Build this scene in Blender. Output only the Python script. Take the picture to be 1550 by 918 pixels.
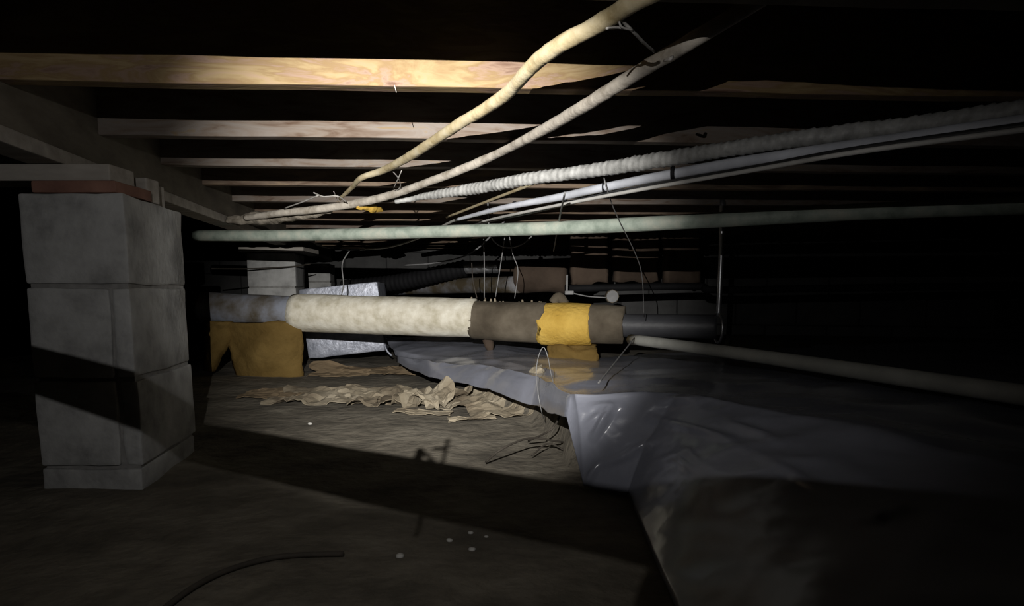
import bpy, bmesh, math, random
from mathutils import Vector, Matrix, noise
R = math.radians
random.seed(7)
for o in list(bpy.data.objects): bpy.data.objects.remove(o)
S = bpy.context.scene
COL = S.collection

# ------------------------------------------------------------------ camera, world, lamp, exposure
F, PPX, PPY, PITCH, CAMZ = 1000.0, 775.0, 563.0, R(7), 0.44
cam = bpy.data.cameras.new('camera'); camo = bpy.data.objects.new('camera', cam); COL.objects.link(camo)
cam.sensor_width = 36; cam.lens = F/1550*36; cam.shift_y = (PPY-459)/1550; cam.clip_start = 0.01
camo.location = (0, 0, CAMZ); camo.rotation_euler = (R(90)-PITCH, 0, 0)
S.camera = camo
w = bpy.data.worlds.new('world'); S.world = w; w.use_nodes = True
w.node_tree.nodes['Background'].inputs[0].default_value = (0, 0, 0, 1)
w.node_tree.nodes['Background'].inputs[1].default_value = 0
S.view_settings.view_transform = 'Standard'; S.view_settings.look = 'None'
S.view_settings.exposure = 0.0; S.view_settings.gamma = 1.0; S.view_settings.use_curve_mapping = False

def ray(px, py):
    u = (px-PPX)/F; v = -(py-PPY)/F
    return Vector((u, math.cos(PITCH)+v*math.sin(PITCH), v*math.cos(PITCH)-math.sin(PITCH)))
def PY(px, py, Y):                       # point seen at a pixel, at a distance Y into the room
    d = ray(px, py); t = Y/d.y
    return Vector((d.x*t, Y, CAMZ+d.z*t))
def PZ(px, py, z):                       # point seen at a pixel, at a height z
    d = ray(px, py); t = (z-CAMZ)/d.z
    return Vector((d.x*t, d.y*t, z))

LAMP = Vector((-0.13, 0.0, 0.707))       # the explorer's head torch, beside and above the camera
def spot(name, target, power, size, blend, color):
    l = bpy.data.lights.new(name, 'SPOT'); o = bpy.data.objects.new(name, l); COL.objects.link(o)
    l.energy = power; l.spot_size = R(size); l.spot_blend = blend; l.color = color; l.shadow_soft_size = 0.0012
    o.location = LAMP
    o.rotation_euler = (target-LAMP).to_track_quat('-Z', 'Y').to_euler()
spot('torch_hotspot', PY(680, 468, 3.0), 420, 46, .92, (1.0, 0.97, 0.93))
spot('torch_spill', PY(620, 400, 3.0), 13, 110, 1.0, (1.0, 0.97, 0.95))

# ------------------------------------------------------------------ helpers
def smooth01(a, b, x):
    t = min(1, max(0, (x-a)/(b-a))); return t*t*(3-2*t)
def fbm(p, o=4): return noise.fractal(Vector(p), 1.0, 2.0, o)

def link(name, bm, mat, parent=None, smooth=True, loc=None):
    me = bpy.data.meshes.new(name)
    bmesh.ops.recalc_face_normals(bm, faces=bm.faces)
    for f in bm.faces: f.smooth = smooth
    bm.to_mesh(me); bm.free()
    if mat: me.materials.append(mat)
    o = bpy.data.objects.new(name, me); COL.objects.link(o)
    if parent: o.parent = parent
    if loc: o.location = loc
    return o
def tag(o, label=None, cat=None, group=None, kind=None):
    if label: o['label'] = label
    if cat: o['category'] = cat
    if group: o['group'] = group
    if kind: o['kind'] = kind
    return o
def empty(name, loc, label, cat, group=None):
    o = bpy.data.objects.new(name, None); COL.objects.link(o); o.location = loc; o.empty_display_size = .05
    return tag(o, label, cat, group)
def part(name, bm, mat, parent, smooth=True):         # mesh given in world coordinates, parented to a located Empty
    bmesh.ops.translate(bm, verts=bm.verts, vec=-parent_world(parent))
    return link(name, bm, mat, parent, smooth)
def parent_world(p):
    v = Vector((0, 0, 0))
    while p: v += Vector(p.location); p = p.parent
    return v

def box(bm, a, b, bev=0.0, M=None, sub=0, rough=0.0, seed=0):
    n0 = len(bm.verts)
    r = bmesh.ops.create_cube(bm, size=1)
    vs = r['verts']
    for v in vs:
        v.co = Vector(((a[i]+b[i])/2 + v.co[i]*(b[i]-a[i]) for i in range(3)))
    if bev:
        es = list({e for v in vs for e in v.link_edges})
        bmesh.ops.bevel(bm, geom=es, offset=bev, segments=2, affect='EDGES', profile=.6)
    bm.verts.ensure_lookup_table()
    new = bm.verts[n0:] if not bev else [v for v in bm.verts if v.index >= n0 or v.index == -1]
    if sub:
        es = list({e for v in new for e in v.link_edges})
        bmesh.ops.subdivide_edges(bm, edges=es, cuts=sub, use_grid_fill=True)
        bm.verts.ensure_lookup_table(); new = list(bm.verts)[n0:]
    if rough:
        for v in new:
            q = v.co*14+Vector((seed*3.1, seed*1.7, 0))
            v.co += Vector((fbm(q), fbm(q+Vector((9, 0, 0))), fbm(q+Vector((0, 9, 0)))))*rough
    if M:
        for v in new: v.co = M @ v.co
    return bm

def catmull(pts, n):
    pts = [Vector(p) for p in pts]; out = []
    if len(pts) == 2:
        return [pts[0].lerp(pts[1], i/n) for i in range(n+1)]
    for i in range(len(pts)-1):
        p0 = pts[i-1] if i else pts[0]*2-pts[1]; p1, p2 = pts[i], pts[i+1]
        p3 = pts[i+2] if i+2 < len(pts) else pts[-1]*2-pts[-2]
        for k in range(n):
            t = k/n
            out.append(.5*((2*p1)+(p2-p0)*t+(2*p0-5*p1+4*p2-p3)*t*t+(3*p1-p0-3*p2+p3)*t**3))
    out.append(pts[-1]); return out
def resample(path, step):
    L = [0]
    for a, b in zip(path, path[1:]): L.append(L[-1]+(b-a).length)
    n = max(2, int(L[-1]/step)); out = []; j = 0
    for i in range(n+1):
        s = L[-1]*i/n
        while j < len(L)-2 and L[j+1] < s: j += 1
        t = (s-L[j])/max(1e-9, L[j+1]-L[j]); out.append(path[j].lerp(path[j+1], min(1, t)))
    return out, L[-1]
def tube(bm, pts, r, seg=12, n=6, cap=True, rf=None, step=None, jag=None):
    """sweep a ring along pts; r a number or a list per control point; rf(s, th) multiplies; jag(th, end) moves the ends"""
    path = catmull(pts, n) if len(pts) > 2 else catmull(pts, max(2, n))
    tot = sum((b-a).length for a, b in zip(path, path[1:]))
    if step: path, tot = resample(path, step)
    N = len(path); rings = []
    T = [(path[min(i+1, N-1)]-path[max(i-1, 0)]).normalized() for i in range(N)]
    up = Vector((0, 0, 1)) if abs(T[0].z) < .9 else Vector((1, 0, 0))
    X = T[0].cross(up).normalized(); s = 0
    for i in range(N):
        if i: s += (path[i]-path[i-1]).length
        X = (X-T[i]*X.dot(T[i])).normalized(); Y = T[i].cross(X)
        if isinstance(r, (list, tuple)):
            q = i/(N-1)*(len(r)-1); k = min(int(q), len(r)-2); rr = r[k]+(r[k+1]-r[k])*(q-k)
        else: rr = r
        ring = []
        for j in range(seg):
            th = 2*math.pi*j/seg
            m = rf(s, th) if rf else 1
            c = path[i]+(X*math.cos(th)+Y*math.sin(th))*rr*m
            if jag and i in (0, N-1): c += T[i]*jag(th, 0 if i == 0 else 1)
            ring.append(bm.verts.new(c))
        rings.append(ring)
    for a, b in zip(rings, rings[1:]):
        for j in range(seg):
            bm.faces.new((a[j], a[(j+1) % seg], b[(j+1) % seg], b[j]))
    if cap:
        bm.faces.new(rings[0][::-1]); bm.faces.new(rings[-1])
    return bm
def grid(bm, fn, nu, nv, thick=0.0):
    """surface fn(u, v); thick > 0 gives the sheet a back side and rims"""
    A = [[bm.verts.new(fn(i/nu, j/nv)) for j in range(nv+1)] for i in range(nu+1)]
    for i in range(nu):
        for j in range(nv):
            bm.faces.new((A[i][j], A[i+1][j], A[i+1][j+1], A[i][j+1]))
    if thick:
        bm.normal_update()
        bmesh.ops.solidify(bm, geom=list(bm.faces), thickness=thick)
    return bm

# ------------------------------------------------------------------ materials
def mat(name, stops, scale=6.0, detail=6, rough=.8, metal=0.0, bump=.3, bscale=40, stretch=(1, 1, 1), spec=.3, distort=0.0, coord='Object', bdist=.004):
    m = bpy.data.materials.new(name); m.use_nodes = True
    nt = m.node_tree; N = nt.nodes; Lk = nt.links
    b = N['Principled BSDF']
    tc = N.new('ShaderNodeTexCoord'); mp = N.new('ShaderNodeMapping'); mp.inputs['Scale'].default_value = stretch
    Lk.new(tc.outputs[coord], mp.inputs['Vector'])
    nz = N.new('ShaderNodeTexNoise'); nz.inputs['Scale'].default_value = scale; nz.inputs['Detail'].default_value = detail
    nz.inputs['Roughness'].default_value = .6; nz.inputs['Distortion'].default_value = distort
    Lk.new(mp.outputs[0], nz.inputs['Vector'])
    cr = N.new('ShaderNodeValToRGB'); e = cr.color_ramp.elements
    while len(e) < len(stops): e.new(.5)
    for k, (p, c) in enumerate(stops):
        e[k].position = p; e[k].color = (*c, 1)
    Lk.new(nz.outputs['Fac'], cr.inputs['Fac']); Lk.new(cr.outputs['Color'], b.inputs['Base Color'])
    b.inputs['Roughness'].default_value = rough; b.inputs['Metallic'].default_value = metal
    b.inputs['Specular IOR Level'].default_value = spec
    if bump:
        n2 = N.new('ShaderNodeTexNoise'); n2.inputs['Scale'].default_value = bscale; n2.inputs['Detail'].default_value = 5
        Lk.new(mp.outputs[0], n2.inputs['Vector'])
        bp = N.new('ShaderNodeBump'); bp.inputs['Strength'].default_value = bump; bp.inputs['Distance'].default_value = bdist
        Lk.new(n2.outputs['Fac'], bp.inputs['Height']); Lk.new(bp.outputs['Normal'], b.inputs['Normal'])
    return m
def plain(name, c, **k):
    d = tuple(x*.7 for x in c); e = tuple(min(1, x*1.2) for x in c)
    return mat(name, [(.3, d), (.7, e)], **k)
M = {}
M['wood_gold'] = mat('golden_joist_wood', [(.30, (.10, .055, .035)), (.42, (.20, .135, .095)), (.50, (.165, .108, .05)), (.60, (.22, .16, .08)), (.74, (.24, .165, .112))], scale=9, stretch=(.6, 3, 3), distort=1.4, bscale=30)
M['wood_grey'] = mat('weathered_joist_wood', [(.3, (.08, .048, .030)), (.45, (.15, .117, .092)), (.6, (.18, .156, .136)), (.72, (.19, .13, .06))], scale=9, stretch=(.6, 3, 3), distort=1.3, bscale=30)
M['wood_brown'] = mat('brown_joist_wood', [(.3, (.085, .052, .033)), (.5, (.16, .118, .085)), (.68, (.24, .175, .11))], scale=9, stretch=(.6, 3, 3), distort=1.3, bscale=30)
M['wood_dark'] = mat('dark_girder_wood', [(.3, (.07, .06, .045)), (.7, (.16, .14, .11))], scale=5, stretch=(3, 1, 3), bscale=30)
M['wood_pale'] = mat('grey_plate_wood', [(.3, (.24, .22, .19)), (.7, (.40, .37, .33))], scale=6, stretch=(1, 4, 4), bscale=30)
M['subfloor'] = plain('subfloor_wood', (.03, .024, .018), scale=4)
M['dirt'] = mat('crawl_space_dirt', [(.25, (.05, .044, .034)), (.5, (.125, .11, .085)), (.75, (.21, .19, .15))], scale=5, detail=10, rough=.95, bump=.6, bscale=22, bdist=.02)
M['block'] = mat('concrete_block', [(.3, (.19, .19, .185)), (.5, (.35, .35, .34)), (.7, (.45, .45, .44))], scale=9, detail=8, rough=.95, bump=.5, bscale=60)
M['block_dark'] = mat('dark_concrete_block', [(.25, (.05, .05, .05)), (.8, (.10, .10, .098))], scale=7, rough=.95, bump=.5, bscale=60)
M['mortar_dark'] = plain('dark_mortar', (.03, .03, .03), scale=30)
M['mortar'] = plain('grey_mortar', (.25, .245, .235), scale=30, rough=.95)
M['brick'] = mat('red_brick', [(.3, (.16, .08, .06)), (.7, (.28, .15, .11))], scale=14, rough=.95)
M['pex'] = mat('cream_pipe_plastic', [(.3, (.30, .235, .12)), (.5, (.50, .42, .26)), (.7, (.56, .50, .36))], scale=22, rough=.6, bump=.4, bscale=60)
M['pex_grey'] = mat('dusty_pipe_plastic', [(.3, (.27, .235, .185)), (.5, (.45, .41, .35)), (.7, (.56, .51, .43))], scale=24, rough=.65, bump=.5, bscale=70)
M['flex'] = mat('pale_spiral_wrap', [(.3, (.22, .22, .21)), (.7, (.42, .42, .405))], scale=40, rough=.5, bump=.3)
M['conduit'] = plain('grey_conduit_plastic', (.55, .57, .62), scale=8, rough=.35, bump=.1, spec=.5)
M['copper'] = mat('verdigris_pipe', [(.3, (.19, .23, .19)), (.5, (.32, .365, .31)), (.72, (.45, .45, .375))], scale=16, rough=.55, metal=.0, bump=.4, bscale=50)
M['black_plastic'] = plain('black_plastic', (.010, .010, .011), scale=8, rough=.7, bump=.1, spec=.12)
M['black_cable'] = plain('black_cable_jacket', (.03, .03, .03), scale=8, rough=.5, bump=0)
M['white_cable'] = plain('white_cable_jacket', (.5, .49, .46), scale=8, rough=.5, bump=0)
M['wire'] = plain('grey_steel_wire', (.20, .20, .20), scale=20, rough=.5, bump=0)
M['wire_pale'] = plain('pale_wire', (.42, .42, .40), scale=20, rough=.5, bump=0)
M['wire_dark'] = plain('rusty_dark_wire', (.045, .038, .03), scale=20, rough=.8, bump=0)
M['galv'] = mat('galvanised_steel', [(.3, (.45, .46, .47)), (.7, (.75, .76, .78))], scale=9, rough=.35, metal=.9, bump=.2)
M['duct_wrap'] = mat('off_white_duct_wrap', [(.28, (.44, .40, .29)), (.48, (.64, .60, .49)), (.68, (.80, .77, .66))], scale=15, detail=7, rough=.85, bump=.6, bscale=20, bdist=.01)
M['duct_grey'] = mat('grey_blue_duct_metal', [(.38, (.09, .072, .045)), (.5, (.17, .165, .165)), (.62, (.26, .28, .33))], scale=5, rough=.6, bump=.2)
M['tail_grey'] = plain('dull_dark_grey_pipe', (.05, .051, .056), scale=5, rough=.5)
M['duct_dark'] = mat('dark_duct_wrap', [(.3, (.055, .043, .029)), (.5, (.10, .082, .058)), (.7, (.16, .135, .10))], scale=6, rough=.9, bump=.5)
M['insul_yellow'] = mat('yellow_fibreglass', [(.3, (.40, .24, .04)), (.7, (.62, .42, .10))], scale=6, rough=1, bump=.8, bscale=50, bdist=.008, spec=.05)
M['insul_brown'] = mat('browned_fibreglass', [(.3, (.10, .062, .018)), (.7, (.19, .125, .042))], scale=5, rough=1, bump=.8, bscale=40, bdist=.008, spec=.05)
M['kraft'] = mat('kraft_paper', [(.3, (.10, .075, .05)), (.5, (.22, .185, .13)), (.72, (.36, .315, .235))], scale=5, rough=.85, bump=.4, bscale=30)
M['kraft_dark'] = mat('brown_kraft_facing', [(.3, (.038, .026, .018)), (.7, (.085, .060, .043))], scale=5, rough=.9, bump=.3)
M['cardboard'] = mat('brown_cardboard', [(.3, (.12, .085, .05)), (.7, (.22, .165, .10))], scale=4, rough=.9, bump=.3)
M['foil'] = mat('foil_facing', [(.3, (.24, .26, .31)), (.7, (.48, .50, .57))], scale=22, rough=.45, metal=.35, bump=.7, bscale=35, bdist=.006)
M['plastic'] = mat('grey_polythene', [(.3, (.155, .163, .195)), (.7, (.25, .26, .305))], scale=3, rough=.23, bump=.25, bscale=9, bdist=.01, spec=.6)
M['pvc'] = plain('dull_white_pvc', (.34, .34, .31), scale=6, rough=.5, bump=.1)
M['web'] = plain('dusty_cobweb', (.42, .40, .37), scale=20, rough=1, bump=0)
M['stone'] = plain('pale_stone', (.42, .41, .38), scale=20, rough=.9)
M['lint'] = mat('dusty_lint', [(.3, (.14, .12, .09)), (.7, (.36, .32, .26))], scale=30, rough=1, bump=1, bscale=80)

# ------------------------------------------------------------------ setting: dirt floor, subfloor, walls
CREST = [(-.56, 3.5), (-.30, 2.97), (-.03, 2.68), (.16, 2.2), (.19, 1.62), (.39, 1.50), (.54, 1.33), (.66, 1.18), (.80, .98), (1.2, .5)]
CW = [.14, .14, .13, .09, .04, .07, .16, .22, .3, .35]
POLY = CREST + [(5, .5), (5, 8), (-.9, 8), (-.9, 4.0)]
def inside(x, y):
    c = False; n = len(POLY)
    for i in range(n):
        x1, y1 = POLY[i]; x2, y2 = POLY[(i+1) % n]
        if (y1 > y) != (y2 > y) and x < (x2-x1)*(y-y1)/(y2-y1)+x1: c = not c
    return c
def mound(x, y):
    top = .085+.09*smooth01(-.4, .15, x)-.085*smooth01(1.7, 3.1, y)*(1-.5*smooth01(.6, 1.6, x))
    if inside(x, y): return top
    best = 9; wd = .3
    for i in range(len(CREST)-1):
        a = Vector(CREST[i]); b = Vector(CREST[i+1]); p = Vector((x, y))
        t = max(0, min(1, (p-a).dot(b-a)/(b-a).length_squared)); d = (p-a.lerp(b, t)).length
        if d < best: best = d; wd = CW[i]+(CW[i+1]-CW[i])*t
    return top*(1-smooth01(0, wd, best))
def ground(x, y):
    n = fbm((x*1.6, y*1.6, 2.2), 3)*.012+fbm((x*6, y*6, 5.1), 4)*.006
    return mound(x, y)+n*(1 if not inside(x, y) else .4)
bm = bmesh.new()
X0, X1, Y0, Y1 = -3.4, 3.6, -1.2, 7.0
grid(bm, lambda u, v: Vector((X0+(X1-X0)*u, Y0+(Y1-Y0)*v**1.15, 0))*1, 200, 230)
for v in bm.verts: v.co.z = ground(v.co.x, v.co.y)
tag(link('floor', bm, M['dirt']), 'bare grey-brown dirt floor of the crawl space, uneven and dusty', kind='structure')

HJ = .82            # underside of the joists
def ceiling_height(): return HJ+.19
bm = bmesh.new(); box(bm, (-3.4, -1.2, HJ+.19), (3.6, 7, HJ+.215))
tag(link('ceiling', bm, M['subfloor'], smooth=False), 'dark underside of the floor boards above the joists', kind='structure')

def block_wall(name, a, b, label, h=1.0):
    """block wall standing from a to b, one object per concrete block over a recessed mortar core"""
    a = Vector(a); b = Vector(b); L = (b-a).length; d = (b-a).normalized(); nrm = Vector((-d.y, d.x, 0))
    Mx = Matrix(((d.x, nrm.x, 0, a.x), (d.y, nrm.y, 0, a.y), (0, 0, 1, 0), (0, 0, 0, 1)))
    bm = bmesh.new(); box(bm, (0, .008, -.1), (L, .15, h)); bmesh.ops.transform(bm, matrix=Mx, verts=bm.verts)
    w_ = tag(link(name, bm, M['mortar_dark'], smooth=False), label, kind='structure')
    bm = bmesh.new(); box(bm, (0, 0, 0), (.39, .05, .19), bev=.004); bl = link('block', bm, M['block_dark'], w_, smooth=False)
    me = bl.data; first = True
    for r in range(5):
        x = -.2 if r % 2 else 0.0
        while x+.4 <= L+.01:
            if x >= 0:
                o = bl if first else bl.copy()
                if not first: COL.objects.link(o); o.parent = w_
                first = False
                o.matrix_local = Mx @ Matrix.Translation((x+.005, -.004+random.uniform(-.002, .002), r*.2+.005))
            x += .4
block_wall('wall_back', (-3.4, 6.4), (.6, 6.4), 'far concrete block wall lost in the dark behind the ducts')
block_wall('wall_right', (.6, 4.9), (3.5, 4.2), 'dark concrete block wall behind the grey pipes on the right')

# ------------------------------------------------------------------ girder, piers, joists
GD = Vector((-.15, 1, 0)).normalized()                  # run of the girder
def GX(y): return -.755-.15*y                            # its right face
bm = bmesh.new()
def girder_box(x0, x1, z0, z1, y0=-.6, y1=6.3, bev=.004):
    b = bmesh.new(); box(b, (x0, y0, z0), (x1, y1, z1), bev=bev)
    for v in b.verts: v.co.x += GX(v.co.y)
    return b
g = empty('girder', (GX(1.4), 1.4, .755), 'dark timber girder running into the distance above the left block pier', 'beam')
part('beam', girder_box(-.115, -.002, .744, HJ+.188), M['wood_dark'], g, False)
part('ledger_strip', girder_box(-.075, .004, .713, .744), M['wood_pale'], g, False)

def pier(name, c, wx, dy, courses, top, label, split=(), yaw_run=GD, matk='block'):
    """block pier: front-right foot at c, front face square to the viewer, depth along the girder"""
    root = empty(name, c, label, 'pier')
    def place(b):
        for v in b.verts:
            v.co = Vector((c[0]+v.co.x+yaw_run.x*v.co.y, c[1]+yaw_run.y*v.co.y, v.co.z))
        return b
    b = bmesh.new(); box(b, (-wx+.006, .006, -.02), (-.006, dy-.006, top-.006)); part('mortar', place(b), M['mortar'], root, False)
    for k, (z0, z1) in enumerate(courses):
        xs = [-wx, 0] if k not in split else [-wx, -wx*.19, 0]
        for i in range(len(xs)-1):
            b = bmesh.new()
            o = random.uniform(-.003, .003)
            box(b, (xs[i]+(.003 if i else 0)+o, o, z0+.004), (xs[i+1]-(.003 if i < len(xs)-2 else 0)+o, dy+o, z1-.004), bev=.006, sub=3, rough=.0035, seed=k*3+i)
            part('block', place(b), M[matk], root, True)
    return root
c = PZ(197, 435, .447) if False else PY(197, 435, 1.43)
FC = (c.x, 1.43, 0.0)
pier('block_pier', FC, .222, .36, [(-.01, .05), (.05, .247), (.247, .449), (.449, .648)], .648,
     'tall stacked grey concrete block pier at left, nearest the viewer', split=(1, 2))
# packing on the near pier
b = bmesh.new(); box(b, (-1.03, 1.455, .649), (-.85, 1.60, .675), bev=.004, sub=2, rough=.003)
tag(link('brick', b, M['brick']), 'flat red brick lying on top of the near left block pier', 'brick')
b = bmesh.new(); box(b, (-2.4, 1.47, .6765), (-.87, 1.565, .712), bev=.003)
for v in b.verts: v.co.z += 0.0
tag(link('plate_board', b, M['wood_pale'], smooth=False), 'grey timber plate running left across the brick on the near pier', 'board')
for k, (x, y, z, s, lab) in enumerate([(-.905, 1.64, .650, (.075, .055, .062), 'small wooden packing block nearest the front on the pier top, under the girder'),
                                  (-.945, 1.735, .650, (.08, .06, .062), 'small wooden packing block at the rear of the pier top, under the girder')]):
    b = bmesh.new(); box(b, (x-s[0]/2, y-s[1]/2, z), (x+s[0]/2, y+s[1]/2, z+s[2]-.005), bev=.004)
    tag(link('shim_block', b, M['wood_pale'], smooth=False), lab, 'shim', 'shims on the near pier')

c = PY(447, 410, 4.05)
pier('block_pier', (c.x, 4.05, 0), .292, .36, [(0, .06), (.06, .26), (.26, .46), (.46, .668)], .668,
     'pale block pier standing behind the left end of the round duct')
b = bmesh.new(); box(b, (c.x-.33, 4.03, .672), (c.x+.06, 4.35, .70), bev=.003)
tag(link('pier_cap_board', b, M['wood_pale'], smooth=False), 'weathered board lying on top of the pier behind the duct', 'board')
c = PY(500, 420, 5.4)
pier('block_pier', (c.x, 5.4, 0), .24, .36, [(0, .11), (.11, .31), (.31, .51), (.51, .66)], .66,
     'small far pier of grey blocks seen right of the pale pier, above the foil box')

ord_ = ['', 'nearest fully lit golden floor joist crossing the top of the photo', 'second floor joist from the viewer, greyish face with golden patches', 'third floor joist from the viewer, pinkish grey face',
        'fourth floor joist from the viewer, thin pale brown strip', 'fifth floor joist from the viewer, crossed by the dusty pipe end', 'sixth floor joist from the viewer, just above the green pipe',
        'seventh floor joist from the viewer, touching the green pipe line', 'eighth floor joist from the viewer, behind the green pipe', 'ninth floor joist from the viewer, seen under the green pipe',
        'tenth floor joist from the viewer, far and dim', 'eleventh floor joist from the viewer, far and dim', 'twelfth floor joist from the viewer, last strips in the dark', 'thirteenth floor joist, furthest back in the dark']
JD0, JS = 1.30, .406
JSL = .057                                        # joists are slightly askew to the view
for k in range(0, 14):
    d = JD0+(k-1)*JS
    b = bmesh.new()
    x0 = GX(d)+.001; x1 = 3.45
    box(b, (x0, 0, HJ), (x1, .038, HJ+.189), bev=.003)
    es = [e for e in b.edges if abs(e.verts[0].co.x-e.verts[1].co.x) > 2]
    bmesh.ops.subdivide_edges(b, edges=es, cuts=40)
    for v in b.verts:
        v.co.y += (d-.035 if k == 0 else d)+JSL*(v.co.x+.34)+fbm((v.co.x*.7, k*3.3, 0), 2)*.005
        if v.co.z < HJ+.05: v.co.z += fbm((v.co.x*3, k*7.7, 1), 3)*.003+(.004*math.sin(k*2.1))
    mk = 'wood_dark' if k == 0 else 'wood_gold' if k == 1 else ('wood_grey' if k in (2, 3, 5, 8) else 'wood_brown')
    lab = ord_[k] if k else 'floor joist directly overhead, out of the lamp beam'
    tag(link('floor_joist', b, M[mk], smooth=False), lab, 'joist', 'floor joists overhead')

# ------------------------------------------------------------------ plastic vapour barrier over the bank
U = [  # foot, crest, back
    (PZ(600, 550, .06), PZ(600, 539, .10), Vector((-.75, 3.9, .17))),
    (PZ(650, 571, .06), PZ(655, 548, .125), Vector((-.3, 3.9, .18))),
    (PZ(735, 590, .07), PZ(740, 556, .14), Vector((.0, 3.9, .16))),
    (PZ(808, 613, .08), PZ(815, 570, .16), Vector((.3, 3.9, .09))),
    (PZ(858, 632, .155), PZ(864, 594, .208), Vector((.5, 3.9, .06))),
    (PZ(884, 738, .012), PZ(871, 594, .212), Vector((.6, 3.9, .06))),
    (PZ(950, 748, .012), PZ(1030, 598, .216), Vector((1.2, 3.9, .10))),
    (PZ(990, 850, .012), PZ(1170, 624, .216), Vector((2.0, 3.7, .14))),
    (PZ(1040, 960, .012), PZ(1300, 648, .216), Vector((2.8, 3.3, .2))),
    (PZ(1150, 1150, .012), PZ(1550, 700, .212), Vector((3.1, 2.4, .2))),
    (Vector((.30, .40, .012)), Vector((1.15, .5, .21)), Vector((3.2, 1.2, .2)))]
cnt = [16, 18, 18, 14, 10, 52, 44, 26, 16, 10]
cols = []
for i, n in enumerate(cnt):
    for k in range(n): cols.append((i, k/n))
cols.append((len(cnt)-1, 1.0))
CREASE = [  # straight folds on the hanging face, as pixel pairs on the photo's plane z given by the face
    ((898, 662), (926, 622), .020), ((884, 648), (925, 616), .010), ((895, 617), (938, 613), .010), ((985, 634), (1110, 667), .016), ((935, 695), (990, 668), .013), ((1000, 608), (1060, 604), .012),
    ((1030, 678), (1058, 702), .013), ((1020, 690), (1052, 718), .014), ((990, 705), (1050, 680), .010), ((885, 735), (905, 705), .012), ((905, 705), (960, 690), .010), ((1100, 640), (1180, 668), .012),
    ((1150, 690), (1260, 750), .009), ((1300, 790), (1370, 770), .016)]
def seg_dist(p, a, b):
    t = max(0, min(1, (p-a).dot(b-a)/(b-a).length_squared)); return (p-a.lerp(b, t)).length, t
def project(p):
    q = p-Vector((0, 0, CAMZ)); d = q.y*math.cos(PITCH)-q.z*math.sin(PITCH)
    return Vector((PPX+F*q.x/max(d, .05), PPY-F*(q.y*math.sin(PITCH)+q.z*math.cos(PITCH))/max(d, .05)))
bm = bmesh.new(); G = []
NF, NT = 52, 40
for (i, t) in cols:
    B = U[i][0].lerp(U[i+1][0], t); C_ = U[i][1].lerp(U[i+1][1], t); K = U[i][2].lerp(U[i+1][2], t)
    row = []
    for j in range(NF):
        v = j/NF; p = B.lerp(C_, v)
        H = (C_.z-B.z)
        p.z += H*.22*math.sin(math.pi*v)*(1-.6*v)
        row.append((p, 1.0))
    for j in range(NT+1):
        v = (j/NT)**1.5; p = C_.lerp(K, v); p.z += -.010*math.sin(math.pi*min(1, v*6)) if v < 1/6 else 0
        row.append((p, .8))
    out = []
    for p, amp in row:
        a = noise.ridged_multi_fractal(Vector((p.x*3.2, p.y*3.2+p.z*3, p.z*4)), 1.0, 2.1, 4, 1.0, 2.0)
        z = (a-1.0)*.011+fbm((p.x*2.1, p.y*2.1, 3.3), 3)*.010
        q = p.copy(); q.z += max(z*amp, -.008)
        if amp == 1.0: q += Vector((-.3, -.9, 0)).normalized()*max(-.003, (a-1)*.004)
        out.append(bm.verts.new(q))
    G.append(out)
for i in range(len(G)-1):
    for j in range(len(G[0])-1):
        bm.faces.new((G[i][j], G[i+1][j], G[i+1][j+1], G[i][j+1]))
for a, b, h in CREASE:
    a = Vector(a); b = Vector(b)
    for row in G[64:]:
        for v in row[:NF+4]:
            d, t = seg_dist(project(v.co), a, b)
            if d < 9:
                k = max(0, 1-d/9)*math.sin(math.pi*(.1+.8*t))
                v.co += Vector((-.2, -.75, .6))*h*k
sheet = link('plastic_sheet', bm, M['plastic'])
tag(sheet, 'wrinkled grey plastic vapour barrier draped over the dirt bank on the right', 'plastic sheet')
md = sheet.modifiers.new('thickness', 'SOLIDIFY'); md.thickness = .001; md.offset = 0

# ------------------------------------------------------------------ round insulated duct with its fallen wraps
def dd(px): return 3.55-(px-310)*(.6/770)
def dpt(px, py): return PY(px, py, dd(px))
duct = empty('round_duct', dpt(580, 478), 'long round duct in patched wraps running across the middle of the crawl space', 'duct')
def torn(seed, a):
    return lambda th, e: a*fbm((math.cos(th)*2.2+seed, math.sin(th)*2.2, e*5), 4)
def lumpy(seed, a, f=3):
    return lambda s, th: 1+a*fbm((s*f+seed, math.cos(th)*1.4, math.sin(th)*1.4), 3)
def sect(name, pts, r, mk, seed, jag=.004, lump=.04, seg=32, label=None):
    b = bmesh.new(); tube(b, [dpt(*p) for p in pts], r, seg=seg, n=14, rf=lumpy(seed, lump), jag=torn(seed, jag))
    o = part(name, b, M[mk], duct)
    if label: o['label'] = label
    return o
sect('metal_section', [(308, 466), (380, 470), (450, 474)], .084, 'duct_grey', 1, label='dusty grey-blue bare metal section at the left end')
sect('canvas_wrap', [(447, 474), (585, 478), (720, 482)], [.0985, .0965, .094], 'duct_wrap', 2, .006, .03, label='bright off-white wrap section')
sect('dark_wrap', [(716, 484), (770, 487), (826, 489)], [.093, .0955, .096], 'duct_dark', 3, .012, .04, label='dark brown wrap section')
sect('fibreglass_wrap', [(821, 491), (858, 491.5), (894, 492)], [.0985, .099, .097], 'insul_yellow', 4, .022, .05, label='torn yellow fibreglass section')
sect('tail_wrap', [(884, 491), (915, 491), (945, 492)], [.092, .091, .086], 'duct_dark', 5, .014, .05, label='dark wrapped section right of the yellow one')
sect('tail_pipe', [(938, 493), (1010, 494), (1085, 495)], .054, 'tail_grey', 6, .0, .02, label='thinner grey pipe at the right end')
b = bmesh.new()
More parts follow.
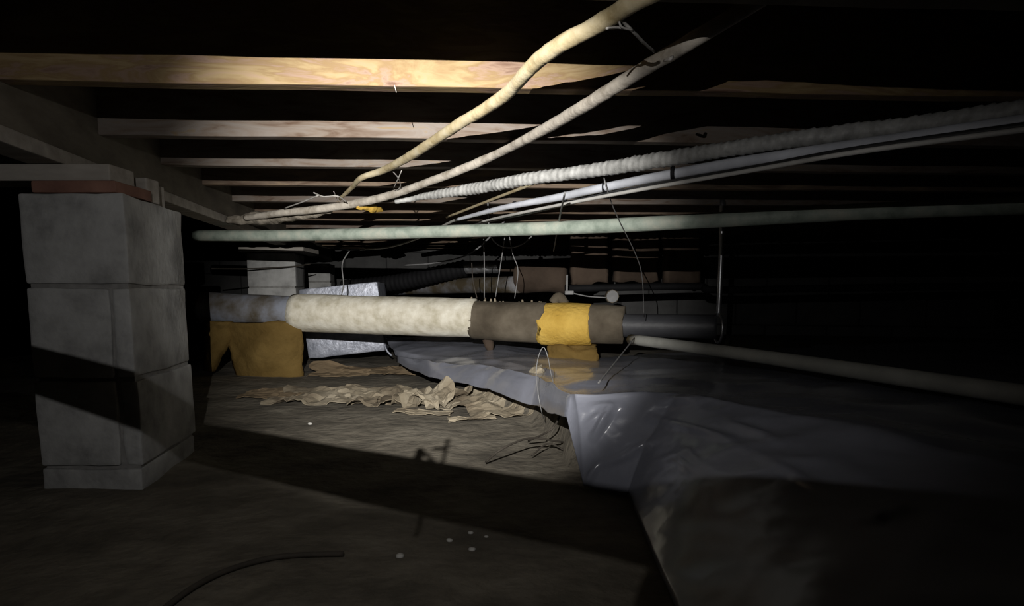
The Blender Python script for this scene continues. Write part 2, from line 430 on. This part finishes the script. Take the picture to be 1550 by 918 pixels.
for k in range(16):
    px = 712+k*7.4+random.uniform(-2, 2); top = dpt(px, 455+(px-712)*.04); q = top+Vector((0, 0, -.002))
    tube(b, [q+Vector((random.uniform(-.01, .01), .02, -.02)), q+Vector((random.uniform(-.01, .01), 0, random.uniform(.0, .018)))], [.011, .004], seg=6, n=2)
part('torn_fluff', b, M['kraft'], duct)['kind'] = 'stuff'
# fallen fibreglass boot cover at the left end: a bent slab with a torn slit
def slab(pxs, thick, mk, par, name, seed):
    b = bmesh.new()
    grid(b, lambda u, v: pxs(u, v), 22, 16, thick); return part(name, b, M[mk], par)
boot = empty('boot_cover', PZ(385, 576, .01), 'brown-yellow fibreglass blanket hanging under the left end of the round duct', 'insulation')
def bootf(x0, x1, y0, y1, slit):
    def f(u, v):
        px = x0+(x1-x0)*u; py = y0+(y1-y0)*v
        if slit: px += slit*max(0, v-.35)*(u if slit < 0 else 1-u)
        Y = 3.42-.05*math.sin(u*math.pi)+.03*fbm((u*2+x0, v*2, 1), 3)+.02*v
        p = PY(px, py, Y); return p
    return f
b = bmesh.new(); grid(b, bootf(313, 349, 486, 561, -44), 10, 18, .02); part('torn_strip', b, M['insul_brown'], boot)
b = bmesh.new(); grid(b, bootf(348.5, 456, 488, 573, 26), 22, 18, .03)
for v in b.verts:
    pass
part('blanket', b, M['insul_brown'], boot)
# droop of insulation below the yellow section
b = bmesh.new()
tube(b, [dpt(832, 532), dpt(850, 537), dpt(872, 541), dpt(902, 538)], [.048, .066, .062, .045], seg=24, n=10, rf=lumpy(11, .35, 9), jag=torn(11, .03))
tag(link('fallen_insulation', b, M['insul_brown']), 'brown sagging lump of fibreglass below the yellow duct section', 'insulation')
b = bmesh.new(); tube(b, [dpt(738, 513), dpt(741, 523), dpt(743, 535)], [.022, .026, .010], seg=10, n=4, rf=lumpy(13, .4, 14))
tag(link('hanging_scrap', b, M['kraft_dark']), 'small dark scrap hanging under the dark brown duct section', 'insulation')

# foil-faced box behind the duct
fb = empty('foil_box', PY(522, 538, 3.95), 'silver foil-faced box duct behind the off-white wrap', 'duct')
cb = PY(520, 487, 3.95)
Mt = Matrix.Translation(cb) @ Matrix.Rotation(R(-6), 4, 'Y') @ Matrix.Rotation(R(4), 4, 'Z')
b = bmesh.new(); box(b, (-.235, 0, -.20), (.225, .42, .215), bev=.008, sub=5, rough=.006, M=Mt); part('casing', b, M['foil'], fb)
b = bmesh.new()
tube(b, [Mt @ Vector((.225, -.01, -.16)), Mt @ Vector((.235, -.02, -.20)), Mt @ Vector((.26, -.02, -.235))], .006, seg=8, n=4); part('foil_tape', b, M['foil'], fb)

# ------------------------------------------------------------------ pipes and cables under the joists
def pipe(name, pts, r, mk, label, cat='pipe', rf=None, seg=14, n=8, step=None, group=None):
    b = bmesh.new(); tube(b, pts, r, seg=seg, n=n, rf=rf, step=step)
    return tag(link(name, b, M[mk]), label, cat, group)
knob = lambda s, th: 1+.10*fbm((s*26, math.cos(th), math.sin(th)), 3)
z1 = .797
pipe('water_pipe', [(.50, -.30, .765), (.43, .10, .757), (.34, .42, .760), (.275, .60, .776), (.222, .76, .797), PZ(965, 1, .806), PZ(900, 40, .803), PZ(845, 69, z1), PZ(805, 101, z1), PZ(770, 139, z1), PZ(735, 164, z1), PZ(700, 185, z1), PZ(660, 211, z1), PZ(620, 237, z1),  # unseen near run is routed to shade the right of the nearest joist
     PZ(580, 258, z1), PZ(548, 269, .79), PZ(533, 284, .78), PZ(515, 301, .765)], [.0118]*13+[.0115, .011, .009, .007, .006], 'pex', 'cream curved water pipe, upper of the two, snaking under the joists', rf=knob, step=.012)
pipe('water_pipe', [PZ(1165, -8, .90), PZ(1100, 30, .842), PZ(1050, 60, .816), PZ(975, 104, .806), PZ(900, 151, .791), PZ(820, 198, .799), PZ(755, 231, .805), PZ(700, 256, .79), PZ(600, 293, .760), PZ(540, 308, .745), PZ(480, 317, .735), PZ(430, 322, .73), PZ(372, 330, .725)],
     [.0120]*8+[.0135, .0135, .0125, .012], 'pex_grey', 'straight dusty grey-cream water pipe, lower of the two, crossing the joists', rf=knob, step=.012)
# lint on the pipe's far end
b = bmesh.new()
tube(b, [PZ(500, 318, .735), PZ(450, 324, .73), PZ(400, 330, .725), PZ(345, 334, .722)], [.012, .024, .026, .014], seg=12, n=8, rf=lumpy(21, .5, 18), step=.012)
tag(link('lint_clump', b, M['lint']), 'dusty grey lint clinging to the left end of the lower water pipe', 'lint')
b = bmesh.new()
tube(b, [PZ(540, 312, .735), PZ(562, 315, .735), PZ(578, 319, .733)], [.008, .016, .006], seg=10, n=5, rf=lumpy(23, .7, 30), step=.006)
tag(link('insulation_tuft', b, M['insul_yellow']), 'small yellow fluff tuft under the lower water pipe', 'insulation')
# spiral-wrapped flexible line
spiral = lambda s, th: 1+.17*(((s/.019+th/(2*math.pi)+.35*fbm((s*14, 3, 1), 2)) % 1.0)-.5)+.16*fbm((s*22, math.cos(th)*1.5, math.sin(th)*1.5), 3)
zc = .742
pipe('spiral_wrapped_line', [PZ(598, 306, .730), PZ(620, 302, .738), PZ(640, 298, zc), PZ(690, 290, zc), PZ(730, 284, zc), PZ(800, 271, zc), PZ(900, 258, zc), PZ(1000, 242, zc), PZ(1100, 226, zc), PZ(1200, 212, zc), PZ(1400, 187, zc), PZ(1600, 158, zc)],
     [.006, .012, .0155, .0165, .0165, .0165, .0168, .0168, .0165, .0165, .0165, .0165], 'flex', 'thick white spiral-wrapped line running to the upper right', 'conduit', rf=spiral, seg=16, step=.0035)
zc = .712
cp = [PZ(545, 378, .635), PZ(590, 374, .64), PZ(640, 358, .675), PZ(690, 333, .705), PZ(760, 315, .709), PZ(850, 298, zc), PZ(900, 287, zc), PZ(1000, 267, zc), PZ(1100, 249, zc), PZ(1200, 234, zc), PZ(1400, 205, zc), PZ(1600, 176, zc)]
cond = empty('grey_conduit', cp[6], 'smooth pale grey conduit strapped just below the spiral-wrapped line', 'conduit')
b = bmesh.new(); tube(b, cp[3:], [.0058, .0085, .0112, .0115, .0115, .0115, .0115, .0115, .0115], seg=14, n=10); part('sleeve', b, M['conduit'], cond)
b = bmesh.new(); tube(b, cp[:5], .0046, seg=10, n=8); part('cable_tail', b, M['pvc'], cond)
for px, py in ((1018, 262), (855, 298), (779, 312), (915, 284)):
    p = PZ(px, py, zc); b = bmesh.new(); tube(b, [p+Vector((-.004, .0, 0)), p+Vector((.004, -.003, 0))], .0145, seg=14, n=2); part('clip', b, M['black_plastic'], cond)
zb = .690
pipe('black_cable', [PZ(714, 340, .70), PZ(780, 326, .699), PZ(900, 299, zb), PZ(1010, 277, zb), PZ(1150, 253, zb), PZ(1300, 226, zb), PZ(1600, 184, zb)], .0062, 'black_cable', 'thin black cable running beneath the grey conduit', 'cable')
pipe('grey_cable', [PZ(726, 336, .70), PZ(790, 322, .692), PZ(880, 304, .686), PZ(1010, 280, .682), PZ(1150, 256, .682), PZ(1300, 230, .682), PZ(1600, 190, .682)], .0045, 'white_cable', 'thin grey cable at the bottom of the conduit bundle', 'cable')
pipe('tan_cable', [PZ(676, 329, .78), PZ(735, 306, .788), PZ(795, 283, .79), PZ(850, 262, .79)], .0052, 'pex', 'thin tan cable slanting up behind the spiral-wrapped line', 'cable')
# green pipe
def gp(px, py, d): return PY(px, py, d)
gpts = [gp(296, 357, 2.9), gp(450, 356.5, 2.75), gp(700, 350, 2.5), gp(900, 343, 2.2), gp(1085, 333, 2.02), gp(1300, 321, 1.86), gp(1600, 309, 1.7)]
pipe('green_pipe', gpts, .0228, 'copper', 'long pale green corroded pipe crossing the whole photo below the joists', rf=lambda s, th: 1+.03*fbm((s*12, math.cos(th), math.sin(th)), 3), seg=18, step=.03)

# metal hanger strap on the right
hs = PY(1085, 330, 2.9)
st = empty('hanger_strap', PY(1085, 500, 2.93), 'shiny metal strap hanging vertically at right, holding the thin grey duct end', 'strap')
b = bmesh.new()
bt = PY(1087, 497, 2.93)
tube(b, [Vector((bt.x-.002, 2.93, HJ+.01)), Vector((bt.x, 2.925, .60)), Vector((bt.x, 2.925, .50)), Vector((bt.x, 2.93, bt.z+.05))], .0115, seg=12, n=8); part('rod', b, M['galv'], st)
b = bmesh.new()
ring = [bt+Vector((0, .064*math.cos(a), .064*math.sin(a))) for a in [i*2*math.pi/16 for i in range(17)]]
tube(b, ring, .006, seg=8, n=2); part('loop', b, M['galv'], st)

# pale pipe lying on the plastic
pipe('pvc_pipe', [PZ(955, 514, .244), PZ(1100, 533, .243), PZ(1300, 562, .243), PZ(1600, 606, .243)], .0205, 'pvc', 'pale plastic pipe lying on the plastic sheet, running to the right edge', seg=18)

# ------------------------------------------------------------------ far services behind the duct
pipe('flexible_duct', [PY(520, 436, 4.7), PY(600, 428, 4.6), PY(660, 416, 4.5), PY(705, 406, 4.45)], .055, 'black_plastic', 'black flexible duct sagging behind the off-white duct', 'duct', rf=lambda s, th: 1+.06*math.sin(s*180), seg=20, step=.01)
pipe('foil_sleeve', [PY(703, 405, 4.45), PY(728, 404.5, 4.42), PY(755, 404, 4.4)], .042, 'galv', 'short crinkled silver sleeve on the far black duct', 'duct', rf=lambda s, th: 1+.10*fbm((s*40, math.cos(th)*3, math.sin(th)*3), 3), seg=24, step=.008)
pipe('brown_pipe', [PY(755, 403, 4.4), PY(800, 404, 4.35), PY(850, 405, 4.3)], .036, 'kraft_dark', 'dark brown wrapped pipe right of the silver sleeve', seg=18)
pipe('grey_duct', [PY(588, 437, 5.2), PY(690, 433, 4.6), PY(786, 431, 4.05)], .052, 'duct_grey', 'grey round duct behind the hanging wires, ending at the brown wrap', 'duct', seg=24)
b = bmesh.new()
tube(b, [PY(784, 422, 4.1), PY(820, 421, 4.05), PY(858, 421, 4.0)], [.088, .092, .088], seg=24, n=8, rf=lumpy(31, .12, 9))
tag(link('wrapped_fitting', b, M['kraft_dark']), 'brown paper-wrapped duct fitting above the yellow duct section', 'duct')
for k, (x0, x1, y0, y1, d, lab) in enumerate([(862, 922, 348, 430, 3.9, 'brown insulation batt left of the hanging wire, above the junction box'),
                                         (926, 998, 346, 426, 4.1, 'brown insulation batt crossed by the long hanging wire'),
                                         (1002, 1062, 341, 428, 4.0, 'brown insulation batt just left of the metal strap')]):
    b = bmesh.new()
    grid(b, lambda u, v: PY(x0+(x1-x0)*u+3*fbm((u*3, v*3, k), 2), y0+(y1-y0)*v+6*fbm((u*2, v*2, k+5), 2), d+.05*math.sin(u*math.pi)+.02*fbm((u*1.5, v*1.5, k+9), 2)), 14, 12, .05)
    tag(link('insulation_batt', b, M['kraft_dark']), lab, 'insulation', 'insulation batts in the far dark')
pipe('drain_pipe', [PY(855, 437, 3.75), PY(1050, 434, 3.75), PY(1085, 439, 3.7), PY(1300, 436, 3.6), PY(1600, 432, 3.5)], .021, 'black_plastic', 'black drain pipe running right in front of the block wall')
jb = empty('junction_box', PY(927, 450, 3.5), 'small round grey junction box above the dark duct end', 'box')
b = bmesh.new(); p = PY(927, 449, 3.5); tube(b, [p, p+Vector((0, .05, 0))], .036, seg=8, n=2); part('housing', b, M['duct_dark'], jb, False)
b = bmesh.new(); tube(b, [p+Vector((0, -.006, 0)), p+Vector((0, .001, 0))], .031, seg=16, n=2); part('cover', b, M['wire'], jb, False)
pipe('white_cable', [PY(866, 444, 3.5), PY(890, 449, 3.5), PY(918, 451, 3.49)], .0032, 'wire', 'short pale cable from the bracket to the junction box', 'cable')
bk = empty('pipe_bracket', PY(862, 442, 3.48), 'small white bracket beside the brown wrapped fitting', 'bracket')
a, c2 = PY(858, 444, 3.5), PY(862, 402, 3.5)
b = bmesh.new(); box(b, (a.x-.004, 3.49, a.z), (a.x+.004, 3.502, c2.z-.05)); part('upright', b, M['wire'], bk, False)
b = bmesh.new(); box(b, (a.x-.012, 3.47, a.z-.008), (a.x+.034, 3.505, a.z+.012), bev=.003); part('foot', b, M['wire'], bk, False)
b = bmesh.new(); q = PY(846, 450, 3.2); tube(b, [q+Vector((-.03, 0, -.03)), q, q+Vector((.03, 0, -.035))], .024, seg=14, n=6)
tag(link('pipe_elbow', b, M['duct_dark']), 'grey pipe fitting peeking out above the yellow duct section', 'pipe fitting')

# ------------------------------------------------------------------ hanging wires
def wire(pts, r, mk, label, name='hanging_wire', cat='wire', group=None, n=8):
    b = bmesh.new(); tube(b, pts, r, seg=7, n=n); return tag(link(name, b, M[mk]), label, cat, group)
wire([PZ(913, 262, .742), PZ(918, 284, .70), PY(933, 325, 1.95), PY(962, 385, 2.3), PY(972, 420, 2.5), PY(975, 480, 2.8)], .0017, 'wire', 'long thin wire hanging from the conduit past the green pipe')
wire([PY(855, 292, 1.72), PY(848, 325, 2.1), PY(843, 352, 2.6), PY(838, 380, 2.9)], .0028, 'wire', 'short grey wire hanging behind the green pipe below the conduit clip')
wire([PY(732, 362, 3.1), PY(733, 400, 3.12), PY(733, 452, 3.15)], .0024, 'wire', 'leftmost of three wires holding the round duct, almost vertical')
wire([PY(764, 360, 3.1), PY(758, 400, 3.12), PY(750, 450, 3.14)], .0022, 'wire', 'middle of three wires holding the round duct, leaning left')
wire([PY(771, 358, 3.1), PY(776, 385, 3.12), PY(784, 410, 3.13), PY(779, 452, 3.13)], .002, 'wire', 'rightmost of three wires holding the round duct, bowed to the right')
wire([PY(714, 398, 3.12), PY(716, 425, 3.14), PY(722, 452, 3.15)], .0026, 'wire_dark', 'dark wire dropping across the silver sleeve to the duct')
wire([PY(738, 298, 2.88), PY(741, 350, 2.9), PY(752, 369, 2.92), PY(770, 375, 2.95), PY(790, 370, 2.97), PY(806, 357, 3.0)], .0032, 'wire', 'drooping cable loop just below the green pipe', 'cable_loop', 'cable')
wire([PY(530, 378, 3.2), PY(518, 400, 3.25), PY(520, 430, 3.3), PY(517, 447, 3.35)], .0028, 'wire', 'thin wire hanging in front of the silver foil box')
wire([PY(612, 402, 4.0), PY(660, 398, 3.9), PY(715, 382, 3.8), PY(765, 334, 3.72)], .0045, 'wire', 'thin cable arching above the far black duct', 'cable', 'cable')
wire([PY(320, 407, 3.6), PY(380, 407, 3.9), PY(440, 404, 4.0), PY(470, 400, 4.1)], .004, 'wire_dark', 'thin dark wire crossing in front of the pale pier', 'cable', 'cable')
# wire loop by the plastic; dark strands on dirt stand in for its shadow
wire([PZ(826, 642, .02), PY(819, 620, 1.9), PY(812, 575, 1.95), PY(814, 545, 1.98), PY(822, 526, 2.0), PY(829, 540, 1.98), PY(835, 570, 1.9), PY(845, 602, 1.75), PY(861, 636, 1.62)], .0012, 'wire', 'thin pale wire loop standing up beside the corner of the plastic', 'wire_loop')
wire([PZ(906, 580, .225), PY(932, 548, 2.0), PY(960, 512, 2.6)], .0024, 'wire', 'thin stick-like wire leaning from the plastic to the duct end')
wire([PZ(735, 700, .012), PZ(760, 680, .05), PZ(800, 664, .06), PZ(840, 668, .04), PZ(866, 672, .015)], .0028, 'wire_dark', 'dark strand in place of the wire loop shadow, arching over the dirt left of the plastic corner', 'wire_shadow_strand')
wire([PZ(800, 668, .016), PZ(835, 650, .07), PZ(850, 625, .10), PZ(862, 612, .12)], .0028, 'wire_dark', 'short dark strand in place of the wire loop shadow, rising toward the plastic corner', 'wire_shadow_strand')
wire([PZ(805, 690, .012), PZ(830, 672, .03), PZ(858, 684, .012)], .0024, 'wire_dark', 'small dark twist in place of the wire loop shadow, nearest the plastic foot', 'wire_shadow_strand')

# overhead pipe beside the lamp: throws the wide band of shade across pier and dirt
def cast(S_, t): return LAMP.lerp(Vector(S_), t)
sL = cast(PY(75, 567, 1.43), .235); sR = cast(PZ(880, 784, 0), .13)
dirc = (sR-sL).normalized()
ov = empty('overhead_pipe', sL, 'dark iron pipe hung close above the viewer, outside the picture', 'pipe')
b = bmesh.new(); tube(b, [sL-dirc*.9, sL, sR, sR+dirc*.25], .0115, seg=16, n=6); part('tube', b, M['wire_dark'], ov)
b = bmesh.new(); q = Vector((0, 0, -.011)); tube(b, [sR+dirc*.030+q, sR+dirc*.042+q, sR+dirc*.20+q], [.019, .023, .023], seg=18, n=6); part('added_shade_collar', b, M['wire_dark'], ov)  # thicker length added to widen the shadow over the plastic at lower right
b = bmesh.new()
gpt = PZ(653, 725, 0)
from mathutils.geometry import intersect_line_line
sw = intersect_line_line(sL, sR, LAMP, gpt)[0]
def tie(*q): tube(b, [sw+Vector((x, 0, z)) for x, z in q], .0007, seg=6, n=4)
tie((-.0052, .008), (-.0054, .0185), (-.0030, .0165), (.0022, .010)); tie((-.0046, .009), (-.0042, .019), (-.0036, .010))
tie((.0032, .009), (.0028, .0235)); tie((-.001, .0187), (.0032, .0187)); tie((.0005, -.009), (.0012, -.018), (.0012, -.0245))
part('tie_wire', b, M['wire_dark'], ov)
b = bmesh.new(); tube(b, [sL-dirc*.3, Vector((sL-dirc*.3))+Vector((0, 0, HJ+.19-(sL-dirc*.3).z))], .003, seg=8, n=3); part('hanger', b, M['wire_dark'], ov)

# ------------------------------------------------------------------ cobwebs
def web(paths, label):
    b = bmesh.new()
    for p, r in paths: tube(b, p, r, seg=6, n=6, rf=lambda s, th: 1+.6*fbm((s*60, th, 2), 2))
    tag(link('cobweb', b, M['web']), label, 'cobweb')
web([([PZ(937, 24, .80), PZ(948, 38, .795), PZ(958, 48, .79), PZ(972, 62, .79), PZ(990, 78, .795)], .0022), ([PZ(937, 24, .80), PZ(940, 40, .79), PZ(958, 46, .79)], .0014), ([PZ(918, 43, .78), PZ(935, 42, .79), PZ(950, 44, .79)], .0016)],
    'grey cobweb strand stretched between the two water pipes at the top')
web([([PZ(594, 259, .79), PZ(603, 270, .78), PZ(606, 282, .77), PZ(600, 290, .765)], .0016), ([PZ(608, 258, .79), PZ(603, 270, .775), PZ(596, 285, .765)], .0016)], 'small dusty cobweb between the water pipes at their narrow end')
web([([PZ(475, 292, .76), PZ(490, 298, .755), PZ(510, 297, .755), PZ(525, 306, .745)], .0022), ([PZ(430, 316, .74), PZ(460, 305, .748), PZ(482, 296, .755)], .0024), ([PZ(505, 290, .765), PZ(512, 305, .75)], .0014)], 'tangled dusty cobweb above the lint at the pipe end')
web([([PZ(1006, 92, .785), PZ(1014, 90, .78), PZ(1018, 86, .785)], .0022)], 'small dust tuft under the upper right end of the straight pipe')
web([([PY(597, 129, 1.30), PY(600, 140, 1.30)], .0007)], 'tiny dust thread hanging from the nearest golden joist')

# ------------------------------------------------------------------ litter on the dirt
def crumple(px, py, L, Wd, rot, amp, seed, mk, name, label, cat='paper', fold=0.0, thick=.002, lift=.012):
    c = PZ(px, py, 0.02)
    for _ in range(4): c = PZ(px, py, ground(c.x, c.y)+lift)
    ca, sa = math.cos(R(rot)), math.sin(R(rot))
    def f(u, v):
        e = .10*fbm((u*4+seed, v*4, 7), 3); e2 = .10*fbm((u*4, v*4+seed, 9), 3)
        a = (u-.5+e*.5)*L; w_ = (v-.5+e2)*Wd
        x = c.x+a*ca-w_*sa; y = c.y+a*sa+w_*ca
        h = abs(fbm((u*L*9+seed, v*Wd*9, seed), 3))*amp+noise.cell(Vector((u*5+seed, v*3, 0)))*amp*.25
        h += fold*max(0, v-.55)*2*(1+.6*math.sin(u*9+seed))
        return Vector((x, y, ground(x, y)+lift*.5+h))
    b = bmesh.new(); grid(b, f, 30, 16, thick)
    return tag(link(name, b, M[mk], smooth=False), label, cat)
crumple(585, 563, .80, .16, 3, .02, 1, 'cardboard', 'cardboard_strip', 'flat brown cardboard strip lying behind the torn paper', 'cardboard', fold=.03)
crumple(500, 600, .46, .30, -4, .025, 2, 'kraft', 'torn_paper', 'long torn cream paper at left of the litter, below the silver box', fold=.015)
crumple(590, 602, .32, .32, 10, .03, 3, 'kraft', 'torn_paper', 'pale torn paper in the middle of the litter with upright folds', fold=.02)
crumple(650, 606, .24, .26, -35, .06, 4, 'kraft', 'crumpled_paper', 'most crumpled tan paper with a dark hollow, centre of the litter', fold=.05)
crumple(708, 608, .32, .30, -8, .04, 5, 'kraft', 'crumpled_paper', 'brown crumpled paper right of the dark hollow', fold=.01)
crumple(770, 622, .28, .16, 12, .018, 6, 'kraft', 'torn_paper', 'pale pointed paper strip at the right end of the litter', fold=.02)
crumple(425, 594, .30, .22, 3, .02, 8, 'cardboard', 'torn_paper', 'dim torn paper beside the yellow-brown blanket')
crumple(640, 622, .20, .07, -3, .012, 9, 'kraft', 'paper_scrap', 'small pale scrap at the front edge of the crumpled paper')
crumple(715, 632, .16, .04, 4, .01, 10, 'kraft', 'paper_scrap', 'row of tiny crumbs of paper in front of the pale pointed strip')
for k, (px, py, s, lab) in enumerate([(679, 809, .006, 'brightest small white chip on the dark dirt in front'), (712, 797, .005, 'upper small pale chip right of the bright one on the dark dirt'), (715, 825, .006, 'lower pale chip on the dark dirt below the bright one'),
                                 (606, 835, .007, 'grey pebble left of the white chips on the dark dirt'), (736, 803, .004, 'tiny pale chip furthest right on the dark dirt'), (470, 640, .008, 'pale pebble on the dirt left of the paper')]):
    p = PZ(px, py, .01); p.z = ground(p.x, p.y)+s*.35
    b = bmesh.new(); bmesh.ops.create_icosphere(b, subdivisions=2, radius=s)
    for v in b.verts: v.co = Vector((v.co.x, v.co.y*.8, v.co.z*.6))*(1+.5*fbm(v.co*60+Vector((k*3, 0, 0)), 2))
    tag(link('pebble', b, M['stone'], loc=p), lab, 'pebble', 'pale chips and pebbles on the dirt')
pts = []
for px, py in ((235, 930), (290, 893), (340, 868), (400, 850), (450, 842), (520, 838)):
    p = PZ(px, py, .01); p.z = ground(p.x, p.y)+.006; pts.append(p)
pipe('ground_cable', pts, .0045, 'wire_dark', 'dark cable lying on the dirt at the bottom left', 'cable')
